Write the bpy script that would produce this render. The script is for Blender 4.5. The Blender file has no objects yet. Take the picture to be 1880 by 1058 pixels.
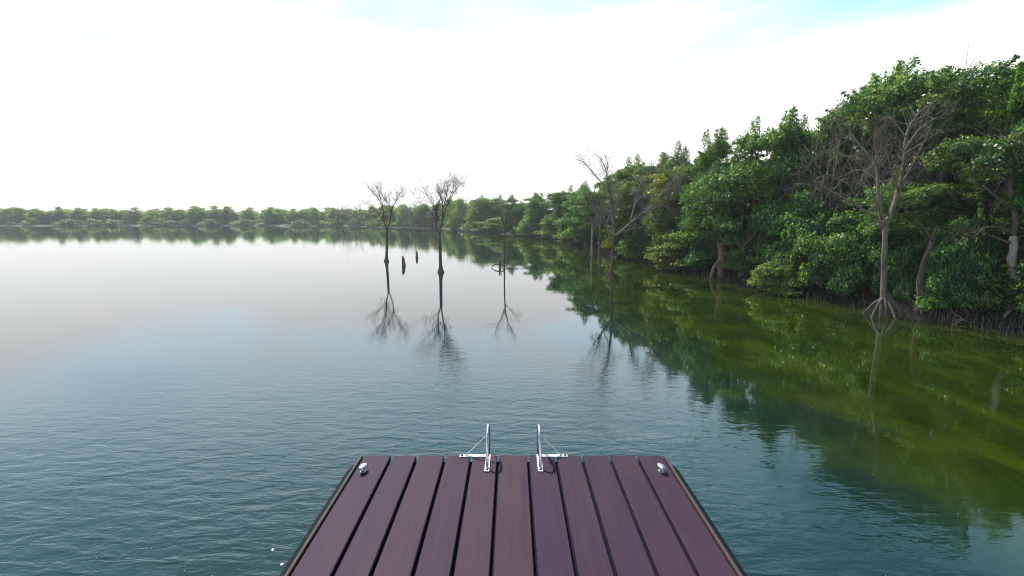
import bpy, math, random
import numpy as np
from mathutils import Vector, Matrix

SC = bpy.context.scene
COL = SC.collection
R = math.radians
rng = np.random.default_rng(7)
random.seed(7)

# ------------------------------------------------------------------ camera geometry
FPX, TH = 1000.0, R(7.5)          # focal length in photo pixels, downward tilt
DECK = 0.60                        # deck top above the water
CAMZ = DECK + 1.70
S_, C_ = math.sin(TH), math.cos(TH)

def ray(px, py):
    a, b = (px - 940) / FPX, (529 - py) / FPX
    return Vector((a, b * S_ + C_, b * C_ - S_))

def on_plane(px, py, z=0.0):
    d = ray(px, py)
    t = (z - CAMZ) / d.z
    return Vector((0, 0, CAMZ)) + d * t

def at_y(px, py, Y):
    d = ray(px, py)
    return Vector((0, 0, CAMZ)) + d * (Y / d.y)

# ------------------------------------------------------------------ object helpers
def tag(o, label=None, cat=None, group=None, kind=None):
    if label: o['label'] = label
    if cat: o['category'] = cat
    if group: o['group'] = group
    if kind: o['kind'] = kind
    return o

def empty(name, loc, rz=0.0):
    o = bpy.data.objects.new(name, None)
    o.empty_display_size = 0.2
    o.location = loc
    o.rotation_euler = (0, 0, rz)
    COL.objects.link(o)
    return o

def link(name, mesh, parent=None, loc=(0, 0, 0)):
    o = bpy.data.objects.new(name, mesh)
    o.location = loc
    if parent is not None: o.parent = parent
    COL.objects.link(o)
    return o

class MB:
    def __init__(self):
        self.v, self.f, self.n, self.uv = [], [], 0, []
    def add(self, verts, faces):
        k = self.n
        self.v.extend([tuple(p) for p in verts]); self.n += len(verts)
        self.f.extend([tuple(i + k for i in f) for f in faces])
    def box(self, x0, x1, y0, y1, z0, z1, b=0.0):
        if b <= 0:
            vs = [(x, y, z) for z in (z0, z1) for y in (y0, y1) for x in (x0, x1)]
            self.add(vs, [(0, 2, 3, 1), (4, 5, 7, 6), (0, 1, 5, 4), (2, 6, 7, 3), (0, 4, 6, 2), (1, 3, 7, 5)])
        else:   # top edges chamfered
            vs = [(x0, y0, z0), (x1, y0, z0), (x1, y1, z0), (x0, y1, z0),
                  (x0, y0, z1 - b), (x1, y0, z1 - b), (x1, y1, z1 - b), (x0, y1, z1 - b),
                  (x0 + b, y0 + b, z1), (x1 - b, y0 + b, z1), (x1 - b, y1 - b, z1), (x0 + b, y1 - b, z1)]
            fs = [(0, 3, 2, 1)]
            for q in (0, 4):
                for i in range(4):
                    j = (i + 1) % 4
                    fs.append((q + i, q + j, q + 4 + j, q + 4 + i))
            fs.append((8, 9, 10, 11))
            self.add(vs, fs)
    def tube(self, pts, radii, sides=6, cap=True):
        pts = [Vector(p) for p in pts]
        n = len(pts)
        prev = None
        vs = []
        for i, p in enumerate(pts):
            t = (pts[min(i + 1, n - 1)] - pts[max(i - 1, 0)])
            if t.length < 1e-9: t = Vector((0, 0, 1))
            t.normalize()
            if prev is None:
                u = t.orthogonal().normalized()
            else:
                u = prev - t * prev.dot(t)
                u = u.normalized() if u.length > 1e-6 else t.orthogonal().normalized()
            prev = u
            w = t.cross(u)
            r = radii[i] if hasattr(radii, '__len__') else radii
            for k in range(sides):
                a = 2 * math.pi * k / sides
                vs.append(p + u * (r * math.cos(a)) + w * (r * math.sin(a)))
        fs = []
        for i in range(n - 1):
            for k in range(sides):
                a, b = i * sides + k, i * sides + (k + 1) % sides
                fs.append((a, b, b + sides, a + sides))
        if cap:
            fs.append(tuple(range(sides))[::-1])
            fs.append(tuple((n - 1) * sides + k for k in range(sides)))
        self.add(vs, fs)
    def lathe(self, prof, centre=(0, 0, 0), sides=20, sx=1.0, sy=1.0):
        c = Vector(centre)
        vs, fs = [], []
        for r, z in prof:
            for k in range(sides):
                a = 2 * math.pi * k / sides
                vs.append((c.x + r * sx * math.cos(a), c.y + r * sy * math.sin(a), c.z + z))
        for i in range(len(prof) - 1):
            for k in range(sides):
                a, b = i * sides + k, i * sides + (k + 1) % sides
                fs.append((a, b, b + sides, a + sides))
        fs.append(tuple(range(sides))[::-1])
        fs.append(tuple((len(prof) - 1) * sides + k for k in range(sides)))
        self.add(vs, fs)
    def mesh(self, name, mat, smooth=False):
        m = bpy.data.meshes.new(name)
        m.from_pydata(self.v, [], self.f)
        m.materials.append(mat)
        if smooth:
            m.polygons.foreach_set('use_smooth', [True] * len(m.polygons))
        m.update()
        return m
    def build(self, name, mat, parent=None, smooth=False, loc=(0, 0, 0)):
        return link(name, self.mesh(name, mat, smooth), parent, loc)

def quads_mesh(name, V, mat):
    """V: (n,4,3) array of separate quads."""
    n = len(V)
    m = bpy.data.meshes.new(name)
    m.vertices.add(n * 4); m.loops.add(n * 4); m.polygons.add(n)
    m.vertices.foreach_set('co', V.reshape(-1).astype(np.float32))
    m.loops.foreach_set('vertex_index', np.arange(n * 4, dtype=np.int32))
    m.polygons.foreach_set('loop_start', np.arange(0, n * 4, 4, dtype=np.int32))
    m.materials.append(mat)
    m.update(calc_edges=True)
    return m

# ------------------------------------------------------------------ materials
def new_mat(name):
    m = bpy.data.materials.new(name)
    m.use_nodes = True
    nt = m.node_tree
    nt.nodes.clear()
    out = nt.nodes.new('ShaderNodeOutputMaterial')
    return m, nt, out

def N(nt, typ, **kw):
    n = nt.nodes.new(typ)
    for k, v in kw.items():
        if k in n.inputs: n.inputs[k].default_value = v
        else: setattr(n, k, v)
    return n

def ramp(nt, stops, interp='LINEAR'):
    r = nt.nodes.new('ShaderNodeValToRGB')
    cr = r.color_ramp
    cr.interpolation = interp
    while len(cr.elements) > 1: cr.elements.remove(cr.elements[-1])
    cr.elements[0].position = stops[0][0]; cr.elements[0].color = (*stops[0][1], 1)
    for p, c in stops[1:]:
        e = cr.elements.new(p); e.color = (*c, 1)
    return r

def math_n(nt, op, a, b=None, c=None, clamp=False):
    n = nt.nodes.new('ShaderNodeMath'); n.operation = op; n.use_clamp = clamp
    for i, x in enumerate((a, b, c)):
        if x is None: continue
        if hasattr(x, 'links'): nt.links.new(x, n.inputs[i])
        else: n.inputs[i].default_value = x
    return n.outputs[0]

def mix_rgb(nt, fac, a, b, mode='MIX'):
    n = nt.nodes.new('ShaderNodeMix'); n.data_type = 'RGBA'; n.blend_type = mode
    for sock, x in ((n.inputs[0], fac), (n.inputs[6], a), (n.inputs[7], b)):
        if hasattr(x, 'links'): nt.links.new(x, sock)
        elif isinstance(x, (int, float)): sock.default_value = x
        else: sock.default_value = (*x, 1)
    return n.outputs[2]

def leaf_material(name, dark, mid, light, warm=0.12, transl=0.38):
    m, nt, out = new_mat(name)
    L = nt.links.new
    geo = N(nt, 'ShaderNodeNewGeometry')
    tc = N(nt, 'ShaderNodeTexCoord')
    oi = N(nt, 'ShaderNodeObjectInfo')
    noi = N(nt, 'ShaderNodeTexNoise', Scale=1.1, Detail=2.0)
    L(tc.outputs['Object'], noi.inputs['Vector'])
    a = math_n(nt, 'MULTIPLY', geo.outputs['Random Per Island'], 0.55)
    b = math_n(nt, 'MULTIPLY_ADD', noi.outputs['Fac'], 0.9, -0.15)
    fac = math_n(nt, 'ADD', a, b, clamp=True)
    rp = ramp(nt, [(0.06, dark), (0.46, mid), (0.86, light)])
    L(fac, rp.inputs[0])
    hs = N(nt, 'ShaderNodeHueSaturation')
    L(rp.outputs[0], hs.inputs['Color'])
    L(math_n(nt, 'MULTIPLY_ADD', oi.outputs['Random'], 0.05, 0.475), hs.inputs['Hue'])
    L(math_n(nt, 'MULTIPLY_ADD', oi.outputs['Random'], 0.4, 0.8), hs.inputs['Value'])
    p = N(nt, 'ShaderNodeBsdfPrincipled', Roughness=0.42)
    p.inputs['Specular IOR Level'].default_value = 0.5
    L(hs.outputs[0], p.inputs['Base Color'])
    tr = N(nt, 'ShaderNodeBsdfTranslucent')
    tint = mix_rgb(nt, 1.0, hs.outputs[0], (1.9, 1.75, 0.6), 'MULTIPLY')
    L(tint, tr.inputs['Color'])
    mx = N(nt, 'ShaderNodeMixShader'); mx.inputs[0].default_value = transl
    L(p.outputs[0], mx.inputs[1]); L(tr.outputs[0], mx.inputs[2])
    L(mx.outputs[0], out.inputs['Surface'])
    return m

M_LEAF = leaf_material('mangrove_leaf', (0.009, 0.050, 0.038), (0.034, 0.115, 0.044), (0.19, 0.30, 0.030), transl=0.46)
M_LEAF_WARM = leaf_material('olive_leaf', (0.022, 0.062, 0.022), (0.062, 0.135, 0.028), (0.19, 0.27, 0.035), transl=0.44)
M_LEAF_LIGHT = leaf_material('young_leaf', (0.035, 0.10, 0.02), (0.085, 0.18, 0.03), (0.20, 0.30, 0.035), transl=0.45)
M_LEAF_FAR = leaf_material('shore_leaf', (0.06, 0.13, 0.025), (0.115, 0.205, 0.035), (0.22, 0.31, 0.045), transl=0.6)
M_LEAF_YELLOW = leaf_material('yellowing_leaf', (0.12, 0.17, 0.02), (0.24, 0.27, 0.02), (0.38, 0.36, 0.03))

def bark_material(name, c0, c1, scale=9.0):
    m, nt, out = new_mat(name)
    L = nt.links.new
    tc = N(nt, 'ShaderNodeTexCoord')
    mp = N(nt, 'ShaderNodeMapping'); mp.inputs['Scale'].default_value = (scale, scale, scale * 0.14)
    L(tc.outputs['Object'], mp.inputs['Vector'])
    n1 = N(nt, 'ShaderNodeTexNoise', Scale=3.0, Detail=6.0, Roughness=0.65)
    L(mp.outputs[0], n1.inputs['Vector'])
    n2 = N(nt, 'ShaderNodeTexNoise', Scale=1.3, Detail=3.0)
    L(tc.outputs['Object'], n2.inputs['Vector'])
    f = math_n(nt, 'MULTIPLY_ADD', n2.outputs['Fac'], 0.6, math_n(nt, 'MULTIPLY_ADD', n1.outputs['Fac'], 1.2, -0.45), clamp=True)
    rp = ramp(nt, [(0.1, c0), (0.85, c1)]); L(f, rp.inputs[0])
    p = N(nt, 'ShaderNodeBsdfPrincipled', Roughness=0.9)
    p.inputs['Specular IOR Level'].default_value = 0.2
    L(rp.outputs[0], p.inputs['Base Color'])
    bp = N(nt, 'ShaderNodeBump', Strength=0.7, Distance=0.03); L(n1.outputs['Fac'], bp.inputs['Height'])
    L(bp.outputs[0], p.inputs['Normal'])
    L(p.outputs[0], out.inputs['Surface'])
    return m

M_BARK = bark_material('mangrove_bark', (0.05, 0.035, 0.028), (0.22, 0.165, 0.13))
M_BARK_RED = bark_material('reddish_bark', (0.12, 0.07, 0.05), (0.40, 0.27, 0.20))
M_BARK_PALE = bark_material('pale_bark', (0.16, 0.13, 0.11), (0.55, 0.48, 0.42))
M_DEAD = bark_material('dead_wood', (0.05, 0.038, 0.032), (0.21, 0.17, 0.145))
M_DEAD_PALE = bark_material('bleached_wood', (0.075, 0.058, 0.044), (0.30, 0.245, 0.20))
M_LIMB = bark_material('grey_limb', (0.09, 0.072, 0.06), (0.34, 0.29, 0.25))
M_STUMP = bark_material('stump_wood', (0.10, 0.085, 0.055), (0.30, 0.26, 0.17))
M_ROOT = bark_material('root_wood', (0.018, 0.016, 0.017), (0.065, 0.056, 0.055))

def wood_material():
    m, nt, out = new_mat('deck_wood')
    L = nt.links.new
    geo = N(nt, 'ShaderNodeNewGeometry'); tc = N(nt, 'ShaderNodeTexCoord')
    off = N(nt, 'ShaderNodeCombineXYZ')
    L(math_n(nt, 'MULTIPLY', geo.outputs['Random Per Island'], 37.0), off.inputs[1])
    va = N(nt, 'ShaderNodeVectorMath', operation='ADD')
    L(tc.outputs['Object'], va.inputs[0]); L(off.outputs[0], va.inputs[1])
    mp = N(nt, 'ShaderNodeMapping'); mp.inputs['Scale'].default_value = (26, 0.9, 8)
    L(va.outputs[0], mp.inputs['Vector'])
    grain = N(nt, 'ShaderNodeTexNoise', Scale=1.6, Detail=7.0, Roughness=0.62, Distortion=0.7)
    L(mp.outputs[0], grain.inputs['Vector'])
    mp2 = N(nt, 'ShaderNodeMapping'); mp2.inputs['Scale'].default_value = (4.5, 1.1, 2)
    L(va.outputs[0], mp2.inputs['Vector'])
    blot = N(nt, 'ShaderNodeTexNoise', Scale=1.0, Detail=3.0, Roughness=0.6)
    L(mp2.outputs[0], blot.inputs['Vector'])
    # each board its own stain: plum to brown
    board = ramp(nt, [(0.0, (0.0355, 0.0186, 0.0501)), (0.35, (0.0479, 0.0248, 0.0446)), (0.7, (0.0417, 0.0220, 0.0473)), (1.0, (0.0556, 0.0297, 0.0436))])
    L(geo.outputs['Random Per Island'], board.inputs[0])
    worn = mix_rgb(nt, math_n(nt, 'MULTIPLY_ADD', blot.outputs['Fac'], 2.0, -0.95, clamp=True), board.outputs[0], (0.0680, 0.0380, 0.0409))
    stain = mix_rgb(nt, math_n(nt, 'MULTIPLY_ADD', blot.outputs['Fac'], -3.4, 1.45, clamp=True), worn, (0.0333, 0.0180, 0.0539))
    gr = ramp(nt, [(0.25, (0.78, 0.78, 0.80)), (0.55, (1.0, 1.0, 1.0)), (0.8, (1.16, 1.12, 1.06))])
    L(grain.outputs['Fac'], gr.inputs[0])
    col = mix_rgb(nt, 1.0, stain, gr.outputs[0], 'MULTIPLY')
    p = N(nt, 'ShaderNodeBsdfPrincipled', Roughness=0.62)
    p.inputs['Specular IOR Level'].default_value = 0.10
    L(col, p.inputs['Base Color'])
    bp = N(nt, 'ShaderNodeBump', Strength=0.25, Distance=0.004); L(grain.outputs['Fac'], bp.inputs['Height'])
    L(bp.outputs[0], p.inputs['Normal'])
    L(p.outputs[0], out.inputs['Surface'])
    return m
M_DECK = wood_material()

def plain(name, col, rough=0.5, metal=0.0, spec=0.5, noise=0.0, nscale=20):
    m, nt, out = new_mat(name)
    p = N(nt, 'ShaderNodeBsdfPrincipled', Roughness=rough, Metallic=metal)
    p.inputs['Specular IOR Level'].default_value = spec
    p.inputs['Base Color'].default_value = (*col, 1)
    if noise > 0:
        tc = N(nt, 'ShaderNodeTexCoord')
        n = N(nt, 'ShaderNodeTexNoise', Scale=nscale, Detail=5.0)
        nt.links.new(tc.outputs['Object'], n.inputs['Vector'])
        c = mix_rgb(nt, n.outputs['Fac'], tuple(x * (1 - noise) for x in col), tuple(min(1, x * (1 + noise)) for x in col))
        nt.links.new(c, p.inputs['Base Color'])
        nt.links.new(math_n(nt, 'MULTIPLY_ADD', n.outputs['Fac'], 0.3, rough - 0.15), p.inputs['Roughness'])
    nt.links.new(p.outputs[0], out.inputs['Surface'])
    return m
M_STEEL = plain('brushed_steel', (0.60, 0.61, 0.63), 0.32, 1.0, noise=0.12, nscale=60)
M_PLATE = plain('galvanised_plate', (0.70, 0.71, 0.72), 0.42, 0.6, noise=0.15, nscale=70)
M_BOLT = plain('dark_bolt', (0.03, 0.03, 0.035), 0.5, 0.5)
M_RUBBER = plain('black_rubber', (0.006, 0.009, 0.015), 0.85, 0.0, 0.12, noise=0.3)
M_BEAM = plain('dark_beam_wood', (0.03, 0.02, 0.018), 0.8, noise=0.4)
M_EDGE = plain('edge_wood', (0.050, 0.030, 0.026), 0.75, noise=0.3, nscale=12)
M_FLECK = plain('pale_fleck', (0.7, 0.72, 0.7), 0.6)

def mud_material():
    m, nt, out = new_mat('mud')
    L = nt.links.new
    tc = N(nt, 'ShaderNodeTexCoord')
    n = N(nt, 'ShaderNodeTexNoise', Scale=0.8, Detail=8.0, Roughness=0.7); L(tc.outputs['Object'], n.inputs['Vector'])
    rp = ramp(nt, [(0.3, (0.016, 0.014, 0.012)), (0.7, (0.058, 0.049, 0.043))]); L(n.outputs['Fac'], rp.inputs[0])
    sp = N(nt, 'ShaderNodeSeparateXYZ'); L(tc.outputs['Object'], sp.inputs[0])
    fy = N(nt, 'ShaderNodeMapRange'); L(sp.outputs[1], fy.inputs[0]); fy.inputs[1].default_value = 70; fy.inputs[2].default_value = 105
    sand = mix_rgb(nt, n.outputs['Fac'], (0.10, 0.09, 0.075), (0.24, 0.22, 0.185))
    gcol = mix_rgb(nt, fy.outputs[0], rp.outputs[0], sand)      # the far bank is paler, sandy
    p = N(nt, 'ShaderNodeBsdfPrincipled', Roughness=0.95); L(gcol, p.inputs['Base Color']); p.inputs['Specular IOR Level'].default_value = 0.08
    n2 = N(nt, 'ShaderNodeTexNoise', Scale=6.0, Detail=6.0); L(tc.outputs['Object'], n2.inputs['Vector'])
    bp = N(nt, 'ShaderNodeBump', Strength=0.8, Distance=0.06); L(n2.outputs['Fac'], bp.inputs['Height']); L(bp.outputs[0], p.inputs['Normal'])
    L(p.outputs[0], out.inputs['Surface'])
    return m
M_MUD = mud_material()

def water_material():
    m, nt, out = new_mat('lake_water')
    L = nt.links.new
    tc = N(nt, 'ShaderNodeTexCoord')
    sep = N(nt, 'ShaderNodeSeparateXYZ'); L(tc.outputs['Object'], sep.inputs[0])
    # breeze: rippled round the jetty, sheltered and smooth towards the far and right shores
    dist = N(nt, 'ShaderNodeVectorMath', operation='LENGTH'); L(tc.outputs['Object'], dist.inputs[0])
    wind = N(nt, 'ShaderNodeMapRange', interpolation_type='SMOOTHSTEP'); L(dist.outputs['Value'], wind.inputs[0])
    wind.inputs[1].default_value = 1.0; wind.inputs[2].default_value = 11.5
    wind.inputs[3].default_value = 0.35; wind.inputs[4].default_value = 0.012
    # sheltered water along the right shore, tree reflection painted in as olive green
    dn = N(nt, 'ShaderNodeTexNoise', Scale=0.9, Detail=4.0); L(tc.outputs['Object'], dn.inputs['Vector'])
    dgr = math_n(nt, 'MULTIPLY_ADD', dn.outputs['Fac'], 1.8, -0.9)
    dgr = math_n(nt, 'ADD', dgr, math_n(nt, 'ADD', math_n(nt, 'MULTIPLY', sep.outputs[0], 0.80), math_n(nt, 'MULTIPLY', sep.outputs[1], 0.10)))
    refl_mask = N(nt, 'ShaderNodeMapRange', interpolation_type='SMOOTHSTEP'); L(dgr, refl_mask.inputs[0])
    refl_mask.inputs[1].default_value = 2.3; refl_mask.inputs[2].default_value = 4.2
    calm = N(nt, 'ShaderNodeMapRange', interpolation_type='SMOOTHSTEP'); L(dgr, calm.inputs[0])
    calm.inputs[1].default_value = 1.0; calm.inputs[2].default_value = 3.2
    amp = math_n(nt, 'MULTIPLY', wind.outputs[0], math_n(nt, 'MULTIPLY_ADD', calm.outputs[0], -0.88, 1.0))
    def wav(sx, sy, scale, detail, dist_=0.3, rough=0.5):
        mp = N(nt, 'ShaderNodeMapping'); mp.inputs['Scale'].default_value = (sx, sy, 1)
        mp.inputs['Rotation'].default_value = (0, 0, R(8))
        L(tc.outputs['Object'], mp.inputs['Vector'])
        n = N(nt, 'ShaderNodeTexNoise', Scale=scale, Detail=detail, Distortion=dist_, Roughness=rough)
        L(mp.outputs[0], n.inputs['Vector'])
        return n.outputs['Fac']
    w1 = wav(0.75, 1.8, 4.4, 3.5, 0.5)
    w2 = wav(0.7, 1.7, 13.0, 3.0, 0.4)
    w3 = wav(0.5, 0.9, 0.8, 2.0, 0.2)
    h = math_n(nt, 'ADD', math_n(nt, 'MULTIPLY', w1, 0.046), math_n(nt, 'MULTIPLY', w2, 0.011))
    h = math_n(nt, 'MULTIPLY', h, amp)
    h = math_n(nt, 'MULTIPLY_ADD', math_n(nt, 'MULTIPLY', w3, 0.07), math_n(nt, 'MAXIMUM', math_n(nt, 'MULTIPLY', amp, 0.8), 0.022), h)
    bp = N(nt, 'ShaderNodeBump', Strength=1.0, Distance=1.0); L(h, bp.inputs['Height'])
    pat = N(nt, 'ShaderNodeTexNoise', Scale=0.25, Detail=4.0); L(tc.outputs['Object'], pat.inputs['Vector'])
    deep = mix_rgb(nt, pat.outputs['Fac'], (0.001, 0.014, 0.012), (0.002, 0.022, 0.021))
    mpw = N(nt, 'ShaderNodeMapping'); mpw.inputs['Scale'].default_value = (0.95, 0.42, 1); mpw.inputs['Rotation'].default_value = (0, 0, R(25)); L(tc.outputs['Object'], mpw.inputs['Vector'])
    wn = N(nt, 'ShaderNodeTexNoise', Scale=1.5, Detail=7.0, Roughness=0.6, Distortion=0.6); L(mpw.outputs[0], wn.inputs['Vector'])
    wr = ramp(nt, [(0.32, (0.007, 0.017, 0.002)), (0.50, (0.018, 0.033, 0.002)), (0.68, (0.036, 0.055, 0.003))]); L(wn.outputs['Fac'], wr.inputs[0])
    painted_refl = wr.outputs[0]  # green mottle painted into the base colour in place of bright tree reflections
    col = mix_rgb(nt, refl_mask.outputs[0], deep, painted_refl)
    p = N(nt, 'ShaderNodeBsdfPrincipled', Roughness=0.03, IOR=1.75)
    L(col, p.inputs['Base Color']); L(bp.outputs[0], p.inputs['Normal'])
    L(p.outputs[0], out.inputs['Surface'])
    return m
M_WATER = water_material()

# ------------------------------------------------------------------ shoreline (polar round the viewpoint)
SHORE_PX = [(-300, 415.5), (0, 415), (300, 415), (640, 416), (800, 420), (900, 428), (1000, 438), (1100, 457), (1180, 480), (1300, 511),
            (1400, 528), (1500, 549), (1600, 572), (1750, 592), (1880, 615)]
shore_pts = [on_plane(px, py) for px, py in SHORE_PX]
extra = [Vector((11.9, 8.2, 0)), Vector((14.0, 5.0, 0)), Vector((17.5, 0.0, 0)), Vector((22, -8, 0)), Vector((20, -22, 0)), Vector((0, -34, 0)),
         Vector((-40, -32, 0)), Vector((-95, -10, 0)), Vector((-140, 30, 0)), Vector((-160, 80, 0))]
poly = shore_pts + extra
ang = [math.atan2(p.x, p.y) for p in poly]        # 0 ahead, + to the right
rad = [p.length for p in poly]
for i in range(len(shore_pts), len(ang)):
    while ang[i] < ang[i - 1]: ang[i] += 2 * math.pi
ang_x = np.array(ang); rad_x = np.array(rad)
ang_x = np.append(ang_x, ang_x[0] + 2 * math.pi); rad_x = np.append(rad_x, rad_x[0])

def shore_r(a):
    a = (a - ang_x[0]) % (2 * math.pi) + ang_x[0]
    r = math.exp(np.interp(a, ang_x, np.log(rad_x)))
    return r * (1 + 0.012 * math.sin(a * 37) + 0.008 * math.sin(a * 91 + 1.3))

# terrain: one sheet, lake bed to far ground
NA = 720
ks = [0.0, 0.5, 0.85, 0.94, 0.975, 0.99, 1.0, 1.008, 1.02, 1.04, 1.08, 1.15, 1.3, 1.6, 2.2]
zs = [-2.2, -1.8, -0.7, -0.30, -0.12, -0.05, 0.0, 0.04, 0.09, 0.16, 0.45, 1.0, 1.7, 2.1, 2.6]
vs, fs = [], []
for j, (k, z) in enumerate(zip(ks, zs)):
    for i in range(NA):
        a = 2 * math.pi * i / NA
        r0 = shore_r(a)
        r = r0 * k if k <= 1 else r0 + (k - 1) * 75
        if k == 2.2: r = 290
        vs.append((r * math.sin(a), r * math.cos(a), z + (0.05 * math.sin(a * 53 + j) * (1 if k > 1.01 else 0))))
for j in range(len(ks) - 1):
    for i in range(NA):
        a, b = j * NA + i, j * NA + (i + 1) % NA
        fs.append((a, a + NA, b + NA, b))
mb = MB(); mb.add(vs, fs)
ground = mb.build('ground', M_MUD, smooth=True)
tag(ground, kind='structure')

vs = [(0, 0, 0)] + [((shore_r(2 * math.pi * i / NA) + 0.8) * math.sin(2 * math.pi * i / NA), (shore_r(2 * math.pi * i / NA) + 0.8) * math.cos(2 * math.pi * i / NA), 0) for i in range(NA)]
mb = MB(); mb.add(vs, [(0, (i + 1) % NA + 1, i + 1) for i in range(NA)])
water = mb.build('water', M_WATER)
tag(water, kind='structure')

def ground_z(x, y):
    d = (math.hypot(x, y) - shore_r(math.atan2(x, y))) / 75 + 1
    return float(np.interp(d, ks[6:13], zs[6:13]))

# ------------------------------------------------------------------ jetty
EDGE_Y = on_plane(943, 836, DECK).y
def deck_x(px): return at_y(px, 836, EDGE_Y).x
XC = deck_x(943)
jet = empty('jetty', (XC, EDGE_Y, 0))
tag(jet, 'plum-brown timber jetty of wide boards with black rubber side fenders', 'jetty')
cr = [352, 460, 558, 665, 765, 866, 981, 1085, 1185, 1291, 1395, 1494]
bx = [deck_x(500 + c / 2.0889) - XC for c in cr]
mb = MB()
for i in range(11):
    g = 0.0098
    mb.box(bx[i] + (g if i else 0.004), bx[i + 1] - (g if i < 10 else 0.004), -7.5 + random.uniform(-.02, .02), -random.uniform(0, 0.003), DECK - 0.032, DECK + random.uniform(-0.0012, 0.0012), 0.004)
mb.build('planking', M_DECK, jet)
for s in (-1, 1):
    xe = bx[0] if s < 0 else bx[-1]
    mb = MB()
    x0, x1 = sorted((xe + s * 0.009, xe + s * 0.027))
    mb.box(x0, x1, -7.5, -0.002, DECK - 0.16, DECK + 0.002, 0.004)
    mb.build('edge_board', M_EDGE, jet)
    mb = MB()
    xf = xe + s * 0.030
    prof = [(0, -0.10), (0.032, -0.09), (0.044, -0.06), (0.044, 0.04), (0.032, 0.065), (0, 0.075)]
    ys = [(-0.10, 0.05), (-0.125, 0.55), (-0.16, 0.9), (-0.22, 1.0), (-7.5, 1.0)]
    vs = [(xf + s * px_ * q, y, DECK - 0.085 + pz) for y, q in ys for px_, pz in prof]
    fs = []
    k = len(prof)
    for i in range(len(ys) - 1):
        for j in range(k):
            fs.append((i * k + j, i * k + (j + 1) % k, (i + 1) * k + (j + 1) % k, (i + 1) * k + j))
    fs.append(tuple(range(k)))
    mb.add(vs, fs)
    mb.build('rubber_fender', M_RUBBER, jet, smooth=False)
mb = MB()
mb.box(bx[0] + 0.01, bx[-1] - 0.01, -0.075, -0.015, DECK - 0.20, DECK - 0.045)
for y in (-0.9, -1.8, -2.7, -3.6, -4.5, -5.4, -6.3, -7.2):
    mb.box(bx[0] + 0.01, bx[-1] - 0.01, y - 0.03, y + 0.03, DECK - 0.20, DECK - 0.045)
for x in (-0.85, -0.28, 0.28, 0.85):
    mb.box(x - 0.04, x + 0.04, -7.4, -0.08, DECK - 0.32, DECK - 0.203)
mb.build('frame', M_BEAM, jet)
mb = MB()
mb.box(bx[0] + 0.02, bx[-1] - 0.02, -7.4, -0.03, DECK - 0.042, DECK - 0.0345)  # black sheet added under the boards to keep the gaps dark
mb.build('gap_dark_sheet', M_RUBBER, jet)
for x in (-0.85, 0.85):
    for y in (-0.35, -3.5, -6.8):
        mb = MB(); mb.tube([(x, y, -1.9), (x, y, DECK - 0.35)], 0.085, 14)
        mb.build('piling', M_BEAM, jet, smooth=True)

# ladder
lad = empty('swim_ladder', (XC, EDGE_Y, DECK))
tag(lad, 'steel swim ladder with two hooped handrails bolted to the jetty end', 'ladder')
for s in (-1, 1):
    hx = (deck_x(1218) - deck_x(668)) / 2 * 0.168 * s
    mb = MB()
    pts = [(hx, -0.205, 0.005), (hx, -0.20, 0.05), (hx, -0.17, 0.135), (hx, -0.13, 0.19), (hx, -0.075, 0.222), (hx, -0.01, 0.228), (hx, 0.05, 0.205), (hx, 0.09, 0.15), (hx, 0.105, 0.07), (hx, 0.105, -0.3), (hx, 0.105, -1.3)]
    # smooth it
    def chaikin(p, n=2):
        p = [Vector(q) for q in p]
        for _ in range(n):
            q = [p[0]]
            for a, b in zip(p[:-1], p[1:]):
                q += [a * .75 + b * .25, a * .25 + b * .75]
            p = q + [p[-1]]
        return p
    mb.tube(chaikin(pts), 0.0098, 14)
    mb.build('handrail', M_STEEL, lad, smooth=True)
    mb = MB()
    mb.box(hx - 0.0175, hx + 0.0175, -0.262, -0.002, 0.0025, 0.0085, 0.002)
    xs = sorted((hx + s * 0.0185, hx + s * 0.205))
    mb.box(xs[0], xs[1], -0.040, -0.002, 0.0025, 0.0085, 0.002)
    pl = mb.build('base_plate', M_PLATE, lad)
    for q in ((hx, -0.240), (hx + s * 0.188, -0.021), (hx + s*0.0, -0.016)):
        mb = MB(); mb.lathe([(0.0085, 0.0087), (0.0085, 0.013), (0.005, 0.0155)], (q[0], q[1], 0), 8)
        mb.build('bolt', M_BOLT, pl)
    mb = MB()
    mb.tube([(hx + s * 0.158, -0.021, 0.009), (hx + s * 0.150, -0.020, 0.018), (hx + s * 0.006, -0.004, 0.150 if s<0 else 0.150), (hx, -0.003, 0.215)], 0.0055, 10)
    mb.build('brace', M_STEEL, lad, smooth=True)
hw = (deck_x(1218) - deck_x(668)) / 2 * 0.168
for z in (-0.35, -0.62, -0.89, -1.16):
    mb = MB(); mb.box(-hw + 0.012, hw - 0.012, 0.075, 0.135, z - 0.012, z + 0.012, 0.004)
    mb.build('rung', M_STEEL, lad)

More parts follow.
